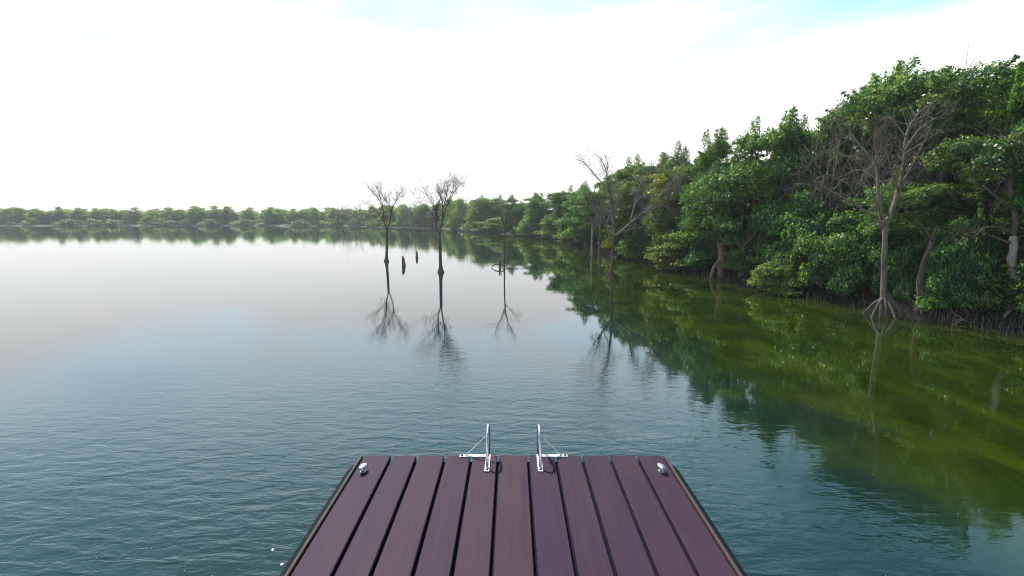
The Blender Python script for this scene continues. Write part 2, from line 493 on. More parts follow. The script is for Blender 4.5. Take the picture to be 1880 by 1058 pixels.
# cleats
for s, lab in ((-1, 'small chrome mooring cleat on the left edge board of the jetty'), (1, 'small chrome mooring cleat on the right edge board of the jetty')):
    p = on_plane(667 if s < 0 else 1214, 866, DECK)
    c = empty('mooring_cleat', (p.x, p.y, DECK), R(-9 * s) * -1)
    tag(c, lab, 'cleat', 'mooring cleats on the jetty')
    mb = MB(); mb.lathe([(0.030, 0.0015), (0.030, 0.005), (0.026, 0.008)], (0, 0, 0), 18, 0.62, 1.0)
    mb.build('base', M_STEEL, c, smooth=False)
    for y in (-0.014, 0.014):
        mb = MB(); mb.lathe([(0.010, 0.008), (0.0075, 0.017), (0.0095, 0.030)], (0, y, 0), 12)
        mb.build('stem', M_STEEL, c, smooth=True)
    mb = MB(); mb.lathe([(0.012, 0.028), (0.040, 0.033), (0.046, 0.038), (0.043, 0.0425), (0.030, 0.046), (0.010, 0.0475)], (0, 0, 0), 28, 0.52, 1.0)
    mb.build('cap', M_STEEL, c, smooth=True)

# ------------------------------------------------------------------ foliage
def rand_unit(n):
    v = rng.normal(size=(n, 3)); return v / np.linalg.norm(v, axis=1, keepdims=True)

def leaf_quads(pos, nrm, size):
    """rhombic leaves at pos, facing nrm, random spin"""
    n = len(pos)
    t = np.cross(nrm, rand_unit(n)); t /= np.linalg.norm(t, axis=1, keepdims=True) + 1e-9
    b = np.cross(nrm, t)
    L = size * rng.uniform(0.65, 1.25, (n, 1)); W = L * rng.uniform(0.24, 0.34, (n, 1))
    p0 = pos - t * L * .5
    p2 = pos + t * L * .5 - nrm * L * .12
    p1 = pos + b * W + nrm * L * .04
    p3 = pos - b * W + nrm * L * .04
    return np.stack([p0, p1, p2, p3], axis=1)

def clump_leaves(c, r, n, size, shell=0.55, up=0.35, droop=0.0):
    d = rand_unit(n)
    d[:, 2] = np.where(d[:, 2] < -0.3, d[:, 2] * -0.6, d[:, 2])
    d /= np.linalg.norm(d, axis=1, keepdims=True)
    rr = shell + (1 - shell) * rng.random((n, 1)) ** 0.6
    lump = 1 + 0.22 * np.sin(d[:, :1] * 7 + c[0] * 5) * np.sin(d[:, 1:2] * 6 + c[1] * 4)
    pos = np.asarray(c) + d * rr * np.asarray(r) * lump
    nrm = d * 0.75 + rand_unit(n) * 0.75 + np.array([0, 0, up])
    nrm /= np.linalg.norm(nrm, axis=1, keepdims=True)
    return leaf_quads(pos, nrm, size)

def crown_data(name, H, Rad, z0, nclump, nleaf, size, mat, spires=0, lean=(0, 0), shape='dome', rmul=1.0, zf=0.62):
    """a crown of leaf clumps; returns mesh and the clump centres (branches run to them)"""
    cs, parts = [], []
    for i in range(nclump):
        c = np.array([0, 0, H * .5])
        for _ in range(90):
            u = rng.random()
            z = z0 + (H - z0) * u ** 0.85
            k = (z - z0) / (H - z0)
            if shape == 'dome': rz = math.sqrt(max(0.03, 1 - (k * 1.02 - 0.30) ** 2 / 0.56)) if k > 0.3 else 0.78 + 0.22 * k / 0.3
            elif shape == 'umbrella': rz = 0.45 + 0.55 * math.sin(min(1, k * 1.25) * math.pi * 0.62)
            else: rz = 1.02 * max(0.02, 1 - k ** 1.8) ** 0.6
            if rng.random() > rz * rz + 0.12: continue
            a = rng.uniform(0, 2 * math.pi)
            q = math.sqrt(rng.uniform(0.12, 1.0))
            wob = 1 + 0.20 * math.sin(a * 3 + i) * (0.5 + k)
            c = np.array([math.cos(a) * Rad * rz * q * 0.86 * wob + lean[0] * k, math.sin(a) * Rad * rz * q * 0.86 * wob + lean[1] * k, z * 0.93])
            if all(np.linalg.norm((c - o) * np.array([1, 1, 1.25])) > 0.30 * rmul for o in cs): break
        cs.append(c)
        r = np.array([1, 1, zf]) * rng.uniform(0.34, 0.68) * rmul * (0.8 + 0.25 * Rad / 1.9)
        m = int(nleaf * rng.uniform(0.7, 1.3) * (r[0] / (0.5 * rmul)) ** 2)
        parts.append(clump_leaves(c, r, max(8, m), size))
        # stray sprigs poking out of the clump
        for _ in range(3):
            d = rand_unit(1)[0]; d[2] = abs(d[2]) * 0.8
            for t in np.linspace(0.8, 1.45, 4):
                parts.append(clump_leaves(c + d * r * t, np.array([.07, .07, .07]) * rmul, max(3, int(10 * nleaf / 400)), size, 0.2))
    top = sorted(cs, key=lambda c: -c[2])[:max(spires * 2, 1)]
    for i in range(spires):
        c = top[(i * 2) % len(top)]
        hh = rng.uniform(0.5, 0.85)
        for t in np.linspace(0, 1, 9):
            parts.append(clump_leaves(c + np.array([0.08 * math.sin(t * 4 + i), 0.05 * t, 0.2 + t * hh]), np.array([1, 1, 1.2]) * (0.30 * (1 - t) ** .6 + 0.06), int(nleaf * (0.10 * (1 - t) + 0.015)) + 3, size, 0.2))
    V = np.concatenate(parts)
    return quads_mesh(name, V, mat), cs

def wiggle(a, b, n, amp):
    a, b = Vector(a), Vector(b)
    out = []
    L = (b - a).length
    o1, o2 = Vector(rng.normal(size=3)) * amp * L, Vector(rng.normal(size=3)) * amp * L
    for i in range(n + 1):
        t = i / n
        out.append(a.lerp(b, t) + o1 * math.sin(t * math.pi) + o2 * math.sin(t * 2 * math.pi) * 0.5)
    return out

def live_trunk_mesh(name, mat, cs, H, fork=1.1, r=0.10, nl=7, lean=0.15):
    mb = MB()
    top = Vector((rng.normal() * lean, rng.normal() * lean, fork))
    tr = wiggle((0, 0, -0.25), top, 6, 0.05)
    mb.tube(tr, [r * (1.5 - 0.75 * min(1, i / 3)) for i in range(7)], 9)
    for i in range(4):   # stilt roots
        a = rng.uniform(0, 6.28)
        q = rng.uniform(.25, .5)
        mb.tube([(0, 0, .42), (math.cos(a) * q * .5, math.sin(a) * q * .5, .25), (math.cos(a) * q, math.sin(a) * q, -.25)], [.05, .04, .03], 6)
    idx = sorted(range(len(cs)), key=lambda i: rng.random())[:nl]
    for i in idx:
        e = Vector(cs[i])
        m = top.lerp(e, 0.5) + Vector((0, 0, 0.12 * (e.z - top.z)))
        p = wiggle(top, m, 3, 0.07) + wiggle(m, e, 3, 0.07)[1:]
        mb.tube(p, [r * .62 * (1 - 0.85 * k / 6) for k in range(7)], 6)
        for _ in range(3):
            j = rng.integers(len(cs))
            e2 = Vector(cs[j])
            if (e2 - m).length < 1.5:
                mb.tube(wiggle(m, e2, 4, .08), [.030, .024, .018, .013, .008], 5)
    return mb.mesh(name, mat, True)

# prototypes: (crown mesh, trunk mesh) of nominal height 5
NEAR = []
for i, (shape, rad_, z0, sp, nc) in enumerate([('dome', 1.9, 0.9, 2, 62), ('umbrella', 2.1, 1.3, 1, 58), ('dome', 1.7, 0.7, 3, 60), ('umbrella', 1.9, 1.0, 2, 60), ('dome', 2.2, 1.1, 1, 66)]):
    cm, cs = crown_data('crown', 5.0, rad_, z0, nc, 620, 0.086, M_LEAF, sp, (rng.normal() * .3, rng.normal() * .3), shape)
    NEAR.append((cm, live_trunk_mesh('trunk', M_BARK, cs, 5.0)))
HIGH = []    # high crown over a bare stem
cm, cs = crown_data('crown', 5.0, 2.0, 3.55, 40, 620, 0.084, M_LEAF, 3, (.2, 0), 'umbrella')
HIGH.append((cm, live_trunk_mesh('trunk', M_BARK, cs, 5.0, 2.2, 0.09, 9)))
BUSH = []
for i in range(3):
    cm, cs = crown_data('crown', 2.0, 1.25, 0.12, 40, 460, 0.084, M_LEAF if i == 0 else M_LEAF_LIGHT, 0, (0, 0), 'bush', 0.8)
    BUSH.append((cm, live_trunk_mesh('trunk', M_BARK, cs, 2.0, .35, 0.04, 9)))
BUSH_DARK = []
for i in range(2):
    cm, cs = crown_data('crown', 2.0, 1.3, 0.18, 40, 460, 0.084, M_LEAF, 0, (0, 0), 'bush', 0.8)
    BUSH_DARK.append((cm, live_trunk_mesh('trunk', M_BARK, cs, 2.0, .35, 0.04, 9)))
FAR = []
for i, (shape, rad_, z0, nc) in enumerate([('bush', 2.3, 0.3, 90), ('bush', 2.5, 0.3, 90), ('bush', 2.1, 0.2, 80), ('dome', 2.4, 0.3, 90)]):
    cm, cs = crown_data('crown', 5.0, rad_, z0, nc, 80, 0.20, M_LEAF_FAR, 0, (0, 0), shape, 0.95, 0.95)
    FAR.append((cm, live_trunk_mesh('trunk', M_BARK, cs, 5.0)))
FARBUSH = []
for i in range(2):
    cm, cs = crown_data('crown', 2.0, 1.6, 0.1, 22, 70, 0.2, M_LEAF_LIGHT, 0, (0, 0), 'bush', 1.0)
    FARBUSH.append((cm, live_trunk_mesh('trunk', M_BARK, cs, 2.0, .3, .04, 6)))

def place(name, proto, x, y, H, W, label, cat, group, nominal=(5.0, 2.0), rz=None, trunk=True):
    gz = ground_z(x, y)
    H = max(0.5, H - gz)
    t = empty(name, (x, y, gz), random.uniform(0, 6.28) if rz is None else rz)
    tag(t, label, cat, group)
    c = link('crown', proto[0], t); sx = W / (2 * nominal[1]); c.scale = (sx, sx, H / nominal[0])
    if proto in NEAR and random.random() < 0.4:
        c.material_slots[0].link = 'OBJECT'; c.material_slots[0].material = M_LEAF_WARM
    if trunk:
        k = link('trunk', proto[1], t); k.scale = (sx, sx, H / nominal[0])
    return t

def shore_at(px):
    """waterline point and inland direction in the photo column px"""
    a = math.atan2((px - 940) / FPX, C_)      # near enough for low points
    r = shore_r(a)
    p = Vector((math.sin(a) * r, math.cos(a) * r, 0))
    q = Vector((math.sin(a + .01) * shore_r(a + .01), math.cos(a + .01) * shore_r(a + .01), 0))
    t = (q - p).normalized()
    n = Vector((-t.y, t.x, 0))
    if n.dot(p) < 0: n = -n
    return p, n

def height_for(x, y, top_y):
    """height at ground point (x,y) that reaches photo row top_y"""
    lo, hi = 0.2, 20
    for _ in range(40):
        z = (lo + hi) / 2
        zc = y * C_ - (z - CAMZ) * S_
        yc = y * S_ + (z - CAMZ) * C_
        py = 529 - FPX * yc / zc
        if py > top_y: lo = z
        else: hi = z
    return lo

def at_column(px, y):
    """ground point at distance y seen in column px"""
    zc = y * C_ + CAMZ * S_
    return Vector(((px - 940) / FPX * zc, y, 0))

# ---- trees of the right shore, each placed by its own column, distance and top
RIGHT = [
    # px, distance, top row, width m, proto, label
    (1885, 14.3, 142, 3.6, NEAR[2], 'tall dark tree with a hanging vine at the far right edge of the shore'),
    (1840, 15.6, 185, 3.2, NEAR[0], 'dark tree just left of the far right edge tree, standing behind it'),
    (1715, 15.4, 128, 4.4, HIGH[0], 'tallest tree, its high crown with two pointed shoots above the big bare tree'),
    (1630, 17.2, 150, 3.4, HIGH[0], 'tall tree with a rounded high crown and sky showing under it'),
    (1548, 18.4, 192, 3.2, NEAR[1], 'dark tree whose narrow top stands beside the bare grey branches'),
    (1480, 19.6, 232, 3.2, NEAR[3], 'shaded tree with a twiggy top between two pointed crowns'),
    (1437, 18.2, 205, 2.8, NEAR[2], 'tree with a bright pointed leafy top above the shaded bank'),
    (1366, 19.4, 222, 3.6, NEAR[4], 'broad dark blue-green tree growing above the reddish trunk'),
    (1300, 22.5, 240, 3.2, NEAR[2], 'tree with one thin upright shoot at its left top'),
    (1247, 26.0, 272, 3.6, NEAR[0], 'rounded dark tree rising behind the bright waterside bush'),
    (1205, 29.5, 280, 3.4, NEAR[2], 'tree with a pale upright shoot behind the dead tree with yellow leaves'),
    (1163, 33.0, 300, 3.8, NEAR[3], 'green tree behind the spreading right limb of the dead tree'),
    (1118, 38.0, 318, 4.0, NEAR[4], 'green tree directly behind the forked dead tree'),
    (1073, 42.0, 338, 4.0, NEAR[0], 'hazy green tree left of the forked dead tree'),
    (1036, 48.0, 346, 4.0, NEAR[1], 'hazy tree with a flat top where the shore bends away'),
    (985, 62.0, 350, 5.0, NEAR[2], 'pointed hazy tree standing taller than its neighbours at the shore bend'),
    (945, 68.0, 357, 5.0, NEAR[0], 'hazy rounded tree behind the slender dead tree'),
    (900, 80.0, 359, 6.0, NEAR[3], 'broad hazy tree at the left end of the near shore wood'),
]
for px, Y, ty, W, pr, lab in RIGHT:
    p = at_column(px, Y)
    place('mangrove_tree', pr, p.x, p.y, height_for(p.x, p.y, ty + 6), W, lab, 'tree', 'mangrove trees of the right shore')

# second and third rows filling the wood behind
G2 = 'trees filling the wood behind the right shore'
L2 = 'dark green tree crowded among others in the wood behind the right shore'
for px, dY, ty, W in [(1930, 2.5, 212, 4), (1780, 4.5, 195, 4.0), (1745, 7.5, 210, 4), (1590, 6.5, 350, 3.6), (1520, 5, 245, 3.8), (1420, 5, 260, 3.8), (1330, 5, 262, 3.8),
                      (1275, 5, 285, 4), (1225, 5, 300, 4), (1185, 6, 315, 4), (1140, 6, 330, 4), (1095, 6, 345, 4), (1055, 6, 352, 4.4), (1010, 7, 362, 5), (965, 8, 366, 5.5), (925, 8, 366, 6),
                      (1660, 5.5, 352, 3.6), (1700, 5.0, 330, 3.4), (1850, 6.0, 200, 4), (1990, 1.5, 160, 4), (2080, 1.5, 140, 4), (2200, 1.5, 120, 4)]:
    p, n = shore_at(px)
    q = at_column(px, p.y + dY)
    place('mangrove_tree', random.choice(NEAR), q.x, q.y, height_for(q.x, q.y, ty + (30 if px > 1200 else 8)), W, L2, 'tree', G2)

# understorey and waterside bushes of the right shore
BUSHES = [
    # px, setback, top row, width m, proto, label
    (1245, 0.25, 432, 2.9, BUSH[1], 'bright yellow-green bush overhanging the water left of the reddish trunk'),
    (1432, 0.2, 462, 1.7, BUSH[2], 'low sunlit bush reaching over the water right of the reddish trunk'),
    (1470, 1.1, 352, 2.3, BUSH[0], 'tall bush under the long lowest limb of the big bare tree'),
    (1540, 0.8, 385, 2.0, BUSH_DARK[0], 'dark leafy bush left of the big bare trunk'),
    (1590, 1.6, 375, 1.9, BUSH_DARK[1], 'dark bush right behind the big bare trunk'),
    (1652, 1.3, 415, 1.3, BUSH_DARK[0], 'dark bush between the big bare trunk and the leaning trunk'),
    (1752, 0.6, 400, 1.45, BUSH[0], 'green bush right of the leaning trunk at the water edge'),
    (1778, 0.75, 390, 1.4, BUSH_DARK[1], 'dark bush left of the pale furrowed trunk'),
    (1905, 2.2, 420, 1.6, BUSH_DARK[0], 'dark bush behind the pale furrowed trunk at the right edge'),
    (1378, 1.8, 420, 2.2, BUSH_DARK[1], 'shaded bush behind the bank right of the reddish trunk'),
    (1290, 1.9, 400, 2.4, BUSH_DARK[0], 'shaded bush rising behind the bright waterside bush'),
    (1178, 0.8, 420, 2.4, BUSH_DARK[1], 'green bush by the pale leaning stems at the water edge'),
    (1150, 1.6, 400, 3.0, BUSH[1], 'pale bush behind the trunk of the forked dead tree'),
    (1060, 0.8, 408, 3.2, BUSH[2], 'pale waterside bush left of the thin bare stems'),
    (1015, 0.8, 400, 3.4, BUSH[1], 'hazy waterside bush at the bend of the shore'),
    (975, 1.0, 400, 4.0, BUSH[2], 'hazy light green bush right of the slender dead tree'),
    (905, 1.0, 402, 4.6, BUSH[1], 'hazy light green bush left of the slender dead tree'),
]
for px, sb, ty, W, pr, lab in BUSHES:
    p, n = shore_at(px)
    q = at_column(px, p.y + sb - 0.35)
    place('mangrove_bush', pr, q.x, q.y, max(0.7, height_for(q.x, q.y, ty)), W, lab, 'bush', 'waterside bushes of the right shore', (2.0, 1.25))
G3 = 'undergrowth bushes in the shade of the wood'
L3 = 'dark undergrowth bush in the shade under the trees of the right shore'
for px in list(range(890, 1010, 24)) + list(range(1010, 1900, 38)):
    p, n = shore_at(px)
    q = at_column(px + random.uniform(-12, 12), p.y + 2.9 + random.uniform(-.5, .8))
    place('undergrowth_bush', random.choice(BUSH_DARK), q.x, q.y, random.uniform(1.7, 2.5), random.uniform(2.2, 3.0), L3, 'bush', G3, (2.0, 1.25))
for px in (1955, 2030, 2120, 2250):
    p, n = shore_at(px)
    q = p + n * (2.4 if px < 2000 else 1.2)
    place('undergrowth_bush', random.choice(BUSH_DARK), q.x, q.y, 2.0, 2.4, L3, 'bush', G3, (2.0, 1.25))

# far shore
GF, LF = 'trees of the far shore', 'rounded pale green tree in the hazy line of the far shore'
px = -90
k = 0
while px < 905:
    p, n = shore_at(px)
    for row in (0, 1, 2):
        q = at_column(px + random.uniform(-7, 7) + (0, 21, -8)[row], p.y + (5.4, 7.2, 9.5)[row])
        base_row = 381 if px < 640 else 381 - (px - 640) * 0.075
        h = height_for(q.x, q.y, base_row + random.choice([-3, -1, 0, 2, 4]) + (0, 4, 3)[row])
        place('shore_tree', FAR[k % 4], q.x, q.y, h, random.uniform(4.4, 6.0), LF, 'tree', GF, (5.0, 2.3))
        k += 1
    px += random.uniform(29, 40)
GB, LB = 'bushes at the foot of the far shore', 'bright yellow-green bush at the waterline of the far shore'
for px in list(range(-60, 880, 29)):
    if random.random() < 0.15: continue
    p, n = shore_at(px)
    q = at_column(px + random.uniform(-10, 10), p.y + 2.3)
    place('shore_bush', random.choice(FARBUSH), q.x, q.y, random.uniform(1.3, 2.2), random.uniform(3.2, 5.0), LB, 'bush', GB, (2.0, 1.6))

# ------------------------------------------------------------------ bare and dead trees
def twigs(mb, p, d, L, r, level, nseg=4, up=0.15, spread=0.9):
    pts = [Vector(p)]
    dd = Vector(d).normalized()
    for i in range(nseg):
        dd = (dd + Vector(rng.normal(size=3)) * 0.22 + Vector((0, 0, up * 0.5))).normalized()
        pts.append(pts[-1] + dd * (L / nseg))
    mb.tube(pts, [r * (1 - 0.75 * i / nseg) for i in range(nseg + 1)], 4 if r < .02 else 6, cap=False)
    if level <= 0: return
    nb = rng.integers(2, 5)
    for _ in range(nb):
        i = rng.integers(1, nseg + 1)
        nd = (dd + Vector(rng.normal(size=3)) * spread * 0.75).normalized()
        twigs(mb, pts[i], nd, L * rng.uniform(0.45, 0.8), max(r * 0.55, 0.0028), level - 1, nseg, up, spread)

def dead_tree(name, label, base_px, zoom, trunk, limbs, mat, group, r0, rb, twig=(8, 0.5, 1), roots=None, flare=2.4, minr=0.004, twig_up=.15, depth_spread=0.35, cat='tree', seed=1, limb_mat=None):
    """trunk and limbs given as points of the zoomed photo; zoom=(origin x, origin y, scale)"""
    global rng
    keep = rng; rng = np.random.default_rng(seed)
    ox, oy, sc = zoom
    base = on_plane(*base_px)
    Y = base.y
    t = empty(name, (base.x, base.y, 0)); tag(t, label, cat, group)
    def W(u, v, dy=0.0): return at_y(ox + u / sc, oy + v / sc, Y + dy) - base
    mb = MB()
    tp = [W(*q) for q in trunk]
    tp[0].z = -0.3
    n = len(tp)
    z0_ = Vector((tp[0].x, tp[0].y, 0)); d1 = (tp[1] - z0_).normalized()
    mid = [tp[0], z0_, z0_ + d1 * .11, z0_ + d1 * .27] + tp[1:]
    rr = [r0 * flare * 1.5, r0 * flare, r0 * (1 + (flare - 1) * .42), r0 * 1.08] + [r0 * (1 - .25 * i / n) for i in range(n - 1)]
    mb.tube(chaikin(mid, 1), np.interp(np.linspace(0, 1, 2 * (len(mid) - 1) + 2), np.linspace(0, 1, len(mid)), rr), 10)
    mb.build('trunk', mat, t, True)
    if roots:
        for (u, v, dy, h) in roots:
            e = W(u, v); e.y = dy; e.z = -0.02
            s = tp[0].lerp(tp[1], 0.0); s = Vector((tp[0].x, 0, h))
            m = s.lerp(e, .5) + Vector((0, 0, h * .12))
            mr = MB(); mr.tube([s, m, e, e + (e - m) * .3], [r0 * .62, r0 * .5, r0 * .42, r0 * .34], 8)
            mr.build('prop_root', M_DEAD, t, True)
    for li, (ra, rb_, pts) in enumerate(limbs):
        mb = MB()
        dep = 0.0; dirn = rng.choice([-1, 1])
        P = []
        for i, q in enumerate(pts):
            if len(q) > 2: dep = q[2]
            elif i > 0: dep += dirn * rng.uniform(0.02, depth_spread)
            P.append(W(q[0], q[1], dep))
        P = chaikin(P, 1)
        rad_l = [max(minr, ra + (rb_ - ra) * i / (len(P) - 1)) for i in range(len(P))]
        mb.tube(P, rad_l, 7)
        n_t, tl, lev = twig
        total = sum((b - a).length for a, b in zip(P[:-1], P[1:]))
        for _ in range(max(2, int(n_t * total))):
            i = rng.integers(max(1, len(P) // 3), len(P))
            d = (P[i] - P[i - 1]).normalized()
            nd = (d + Vector(rng.normal(size=3)) * 0.65).normalized()
            twigs(mb, P[i].lerp(P[i - 1], rng.random()), nd, tl * rng.uniform(.5, 1.2), max(minr * .8, rad_l[i] * .5), lev, 4, twig_up)
        mb.build('limb', limb_mat or mat, t, True)
    rng = keep
    return t

GD = 'dead trees standing in the water'
ZA = (660, 320, 5.29)
dead_tree('dead_tree', 'leafless dead tree standing furthest left in the water', (709, 480), ZA,
    [(262, 850), (266, 700), (265, 540)],
    [(0.0375, 0.0084, [(265, 545, 0), (240, 470), (230, 350), (210, 250), (165, 120)]),
     (0.0225, 0.0056, [(230, 360, 0), (190, 240), (110, 150), (85, 130)]),
     (0.0338, 0.0070, [(268, 545, 0), (300, 450), (310, 340), (350, 270), (385, 200), (415, 160)]),
     (0.0150, 0.0056, [(360, 260, 0), (400, 225), (445, 215)]),
     (0.0210, 0.0056, [(310, 350, 0), (265, 275), (230, 220), (200, 170), (150, 100)]),
     (0.0150, 0.0056, [(285, 320, 0), (292, 250), (285, 190)]),
     (0.0150, 0.0042, [(240, 470, 0), (170, 360), (110, 310), (60, 280)])],
    M_DEAD, GD, .062, 0, (16, .46, 2), None, 2.5, .0042, seed=11)
dead_tree('dead_tree', 'taller leafless dead tree with a dense twiggy top, right of the two stumps', (809, 500), ZA,
    [(790, 950), (785, 800), (781, 600)],
    [(0.0375, 0.0084, [(778, 600, 0), (746, 520), (745, 400), (752, 330), (775, 270), (800, 180), (832, 80)]),
     (0.0338, 0.0084, [(783, 600, 0), (800, 450), (812, 330), (800, 250), (760, 140)]),
     (0.0240, 0.0056, [(802, 440, 0), (850, 300), (900, 200), (960, 120), (990, 100)]),
     (0.0210, 0.0056, [(815, 320, 0), (850, 190), (862, 60)]),
     (0.0188, 0.0056, [(815, 320, 0), (880, 220), (915, 130), (920, 60)]),
     (0.0195, 0.0056, [(746, 370, 0), (700, 270), (640, 180), (615, 120)]),
     (0.0135, 0.0042, [(655, 205, 0), (600, 160), (540, 150)]),
     (0.0150, 0.0042, [(748, 545, 0), (705, 520), (640, 490)]),
     (0.0165, 0.0042, [(745, 440, 0), (660, 340), (590, 270), (540, 290)])],
    M_DEAD, GD, .062, 0, (17, .44, 2), None, 2.6, .0042, seed=12)
ZC = (600, 300, 4.7)
dead_tree('dead_tree', 'slender dead tree in front of the hazy shore bend beside driftwood', (926, 493), ZC,
    [(1532, 905), (1532, 700), (1538, 540)],
    [(.03, .008, [(1538, 560, 0), (1500, 450), (1470, 370), (1450, 310)]),
     (.03, .008, [(1538, 545, 0), (1560, 440), (1600, 360), (1640, 320)]),
     (.02, .007, [(1536, 600, 0), (1590, 530), (1650, 490)]),
     (.02, .007, [(1500, 450, 0), (1440, 400), (1400, 390)])],
    M_DEAD, GD, .03, 0, (8, .4, 2), None, 1.6, .004, seed=13)
ZD = (1040, 270, 4.23)
td = dead_tree('dead_tree', 'forked dead tree with a long limb reaching right and one tuft of yellow leaves', (1121.5, 512), ZD,
    [(345, 1024), (356, 900), (361, 780), (366, 690)],
    [(.055, .018, [(366, 700, 0), (366, 600), (360, 500), (350, 400), (330, 340), (310, 200)]),
     (.018, .006, [(312, 205, 0), (290, 130), (255, 80), (228, 62)]),
     (.016, .006, [(312, 215, 0), (325, 130), (300, 70)]),
     (.028, .007, [(340, 360, 0), (250, 250), (180, 170), (140, 120), (75, 95)]),
     (.045, .012, [(362, 690, 0), (300, 610), (265, 560), (200, 450), (165, 390)]),
     (.025, .008, [(278, 580, 0), (268, 500), (230, 400), (215, 330)]),
     (.022, .007, [(305, 605, 0), (340, 530), (385, 440), (400, 380)]),
     (.055, .010, [(370, 695, 0), (420, 660), (490, 600), (550, 545), (620, 500), (690, 440), (740, 360), (800, 300), (870, 200), (910, 150)]),
     (.034, .008, [(490, 600, 0), (520, 490), (535, 420), (550, 350), (575, 285), (620, 220), (650, 180)]),
     (.022, .007, [(540, 430, 0), (600, 360), (660, 310)]),
     (.022, .007, [(600, 515, 0), (690, 470), (760, 450), (800, 500)]),
     (.018, .006, [(545, 560, 0), (600, 545), (660, 555)]),
     (.018, .006, [(440, 655, 0), (510, 640), (560, 632)]),
     (.022, .007, [(745, 350, 0), (820, 320), (870, 320)])],
    M_DEAD, GD, .062, 0, (12, .46, 2), [(305, 1030, 0, .35), (385, 1030, .1, .35)], 1.7, .0045, seed=14, limb_mat=M_LIMB)
b = on_plane(1121.5, 512)
mbv = [clump_leaves(np.array(at_y(1040 + u / 4.23, 270 + v / 4.23, b.y + dy) - b), np.array([.16, .16, .15]), 42, 0.11, 0.2) for u, v, dy in
       [(680, 240, 0), (720, 240, .2), (700, 290, .1), (665, 360, .1), (700, 345, 0), (690, 420, .1), (745, 260, .1)]]
link('leaf_tuft', quads_mesh('leaf_tuft', np.concatenate(mbv), M_LEAF_YELLOW), td)
dead_tree('dead_tree', 'thin dark dead stem left of the forked dead tree', (1100.5, 478), ZD,
    [(256, 880), (258, 750), (262, 620)],
    [(.05, .012, [(262, 625, 0), (215, 580), (170, 530), (120, 500)]),
     (.04, .010, [(262, 620, 0), (240, 540), (195, 450), (175, 400)]),
     (.03, .010, [(263, 620, 0), (290, 540), (320, 460)])],
    M_DEAD, GD, .07, 0, (3, .6, 2), None, 1.5, .009, seed=15)
ZG = (1420, 180, 2.518)
dead_tree('bare_tree', 'big bare grey tree on arched prop roots at the right shore', (1618, 580), ZG,
    [(505, 1000), (510, 850), (514, 700), (518, 590)],
    [(.036, .010, [(508, 600, 0), (480, 560), (420, 520), (340, 470), (260, 430), (210, 405), (100, 395)]),
     (.016, .006, [(212, 408, 0), (190, 360), (150, 320)]),
     (.05, .012, [(510, 590, 0), (492, 520), (482, 400), (480, 320), (440, 260), (380, 200), (330, 110), (270, 95)]),
     (.018, .006, [(440, 265, 0), (380, 262), (310, 275), (280, 240)]),
     (.018, .006, [(380, 200, 0), (310, 182), (265, 160)]),
     (.018, .006, [(481, 320, 0), (466, 200), (470, 130)]),
     (.058, .012, [(522, 590, 0), (550, 520), (575, 430), (590, 380), (605, 280), (610, 180), (640, 110), (680, 60), (740, 20)]),
     (.026, .007, [(590, 390, 0), (640, 330), (700, 300), (740, 280)]),
     (.022, .006, [(605, 260, 0), (700, 200), (780, 150)]),
     (.022, .006, [(600, 310, 0), (560, 330), (512, 322), (480, 300)]),
     (.026, .006, [(608, 240, 0), (680, 130), (760, 90), (820, 70)]),
     (.026, .006, [(578, 430, 0), (545, 340), (530, 270), (500, 190), (485, 150)]),
     (.024, .006, [(620, 350, 0), (680, 240), (720, 150), (740, 100)]),
     (.024, .006, [(500, 560, 0), (470, 460), (430, 370), (395, 300)]),
     (.018, .006, [(530, 545, 0), (545, 450), (550, 420)]),
     (.020, .006, [(612, 180, 0), (560, 110), (520, 85), (490, 110)]),
     (.022, .006, [(640, 110, 0), (690, 90), (720, 50)])],
    M_DEAD_PALE, None,   .063, 0, (6, .42, 2), [(428, 995, -.2, .48), (482, 1012, -.3, .52), (530, 1008, .3, .5), (588, 1002, -.1, .56), (460, 1005, .35, .44), (555, 1010, -.4, .5), (505, 1010, -.45, .46)], 1.1, .0045, seed=16, depth_spread=.28)

# stumps, driftwood
def stump(px, py, h, r, lean, label):
    p = on_plane(px, py)
    mb = MB()
    n = 12
    prof = [(-.3, 1.25), (0.0, 1.1), (h * .35, .95), (h * .7, .8)]
    vs, fs = [], []
    for z, k in prof:
        for i in range(n):
            a = 2 * math.pi * i / n
            q = r * k * (1 + .12 * math.sin(3 * a + 1))
            vs.append((q * math.cos(a) + lean * z, q * math.sin(a), z))
    for i in range(n):      # broken slanting top
        a = 2 * math.pi * i / n
        q = r * .55
        vs.append((q * math.cos(a) + lean * h, q * math.sin(a), h * (.92 - .10 * math.cos(a) + .05 * math.sin(4 * a))))
    m = len(prof) + 1
    for j in range(m - 1):
        for i in range(n):
            fs.append((j * n + i, j * n + (i + 1) % n, (j + 1) * n + (i + 1) % n, (j + 1) * n + i))
    fs.append(tuple((m - 1) * n + i for i in range(n)))
    mb.add(vs, fs)
    o = mb.build('tree_stump', M_STUMP, None, True, (p.x, p.y, 0))
    tag(o, label, 'stump', 'broken stumps in the water')
stump(741, 488, .46, .085, -.06, 'taller pointed broken stump between the two left dead trees')
stump(765, 473, .36, .075, .03, 'shorter broken stump close to the taller dead tree')

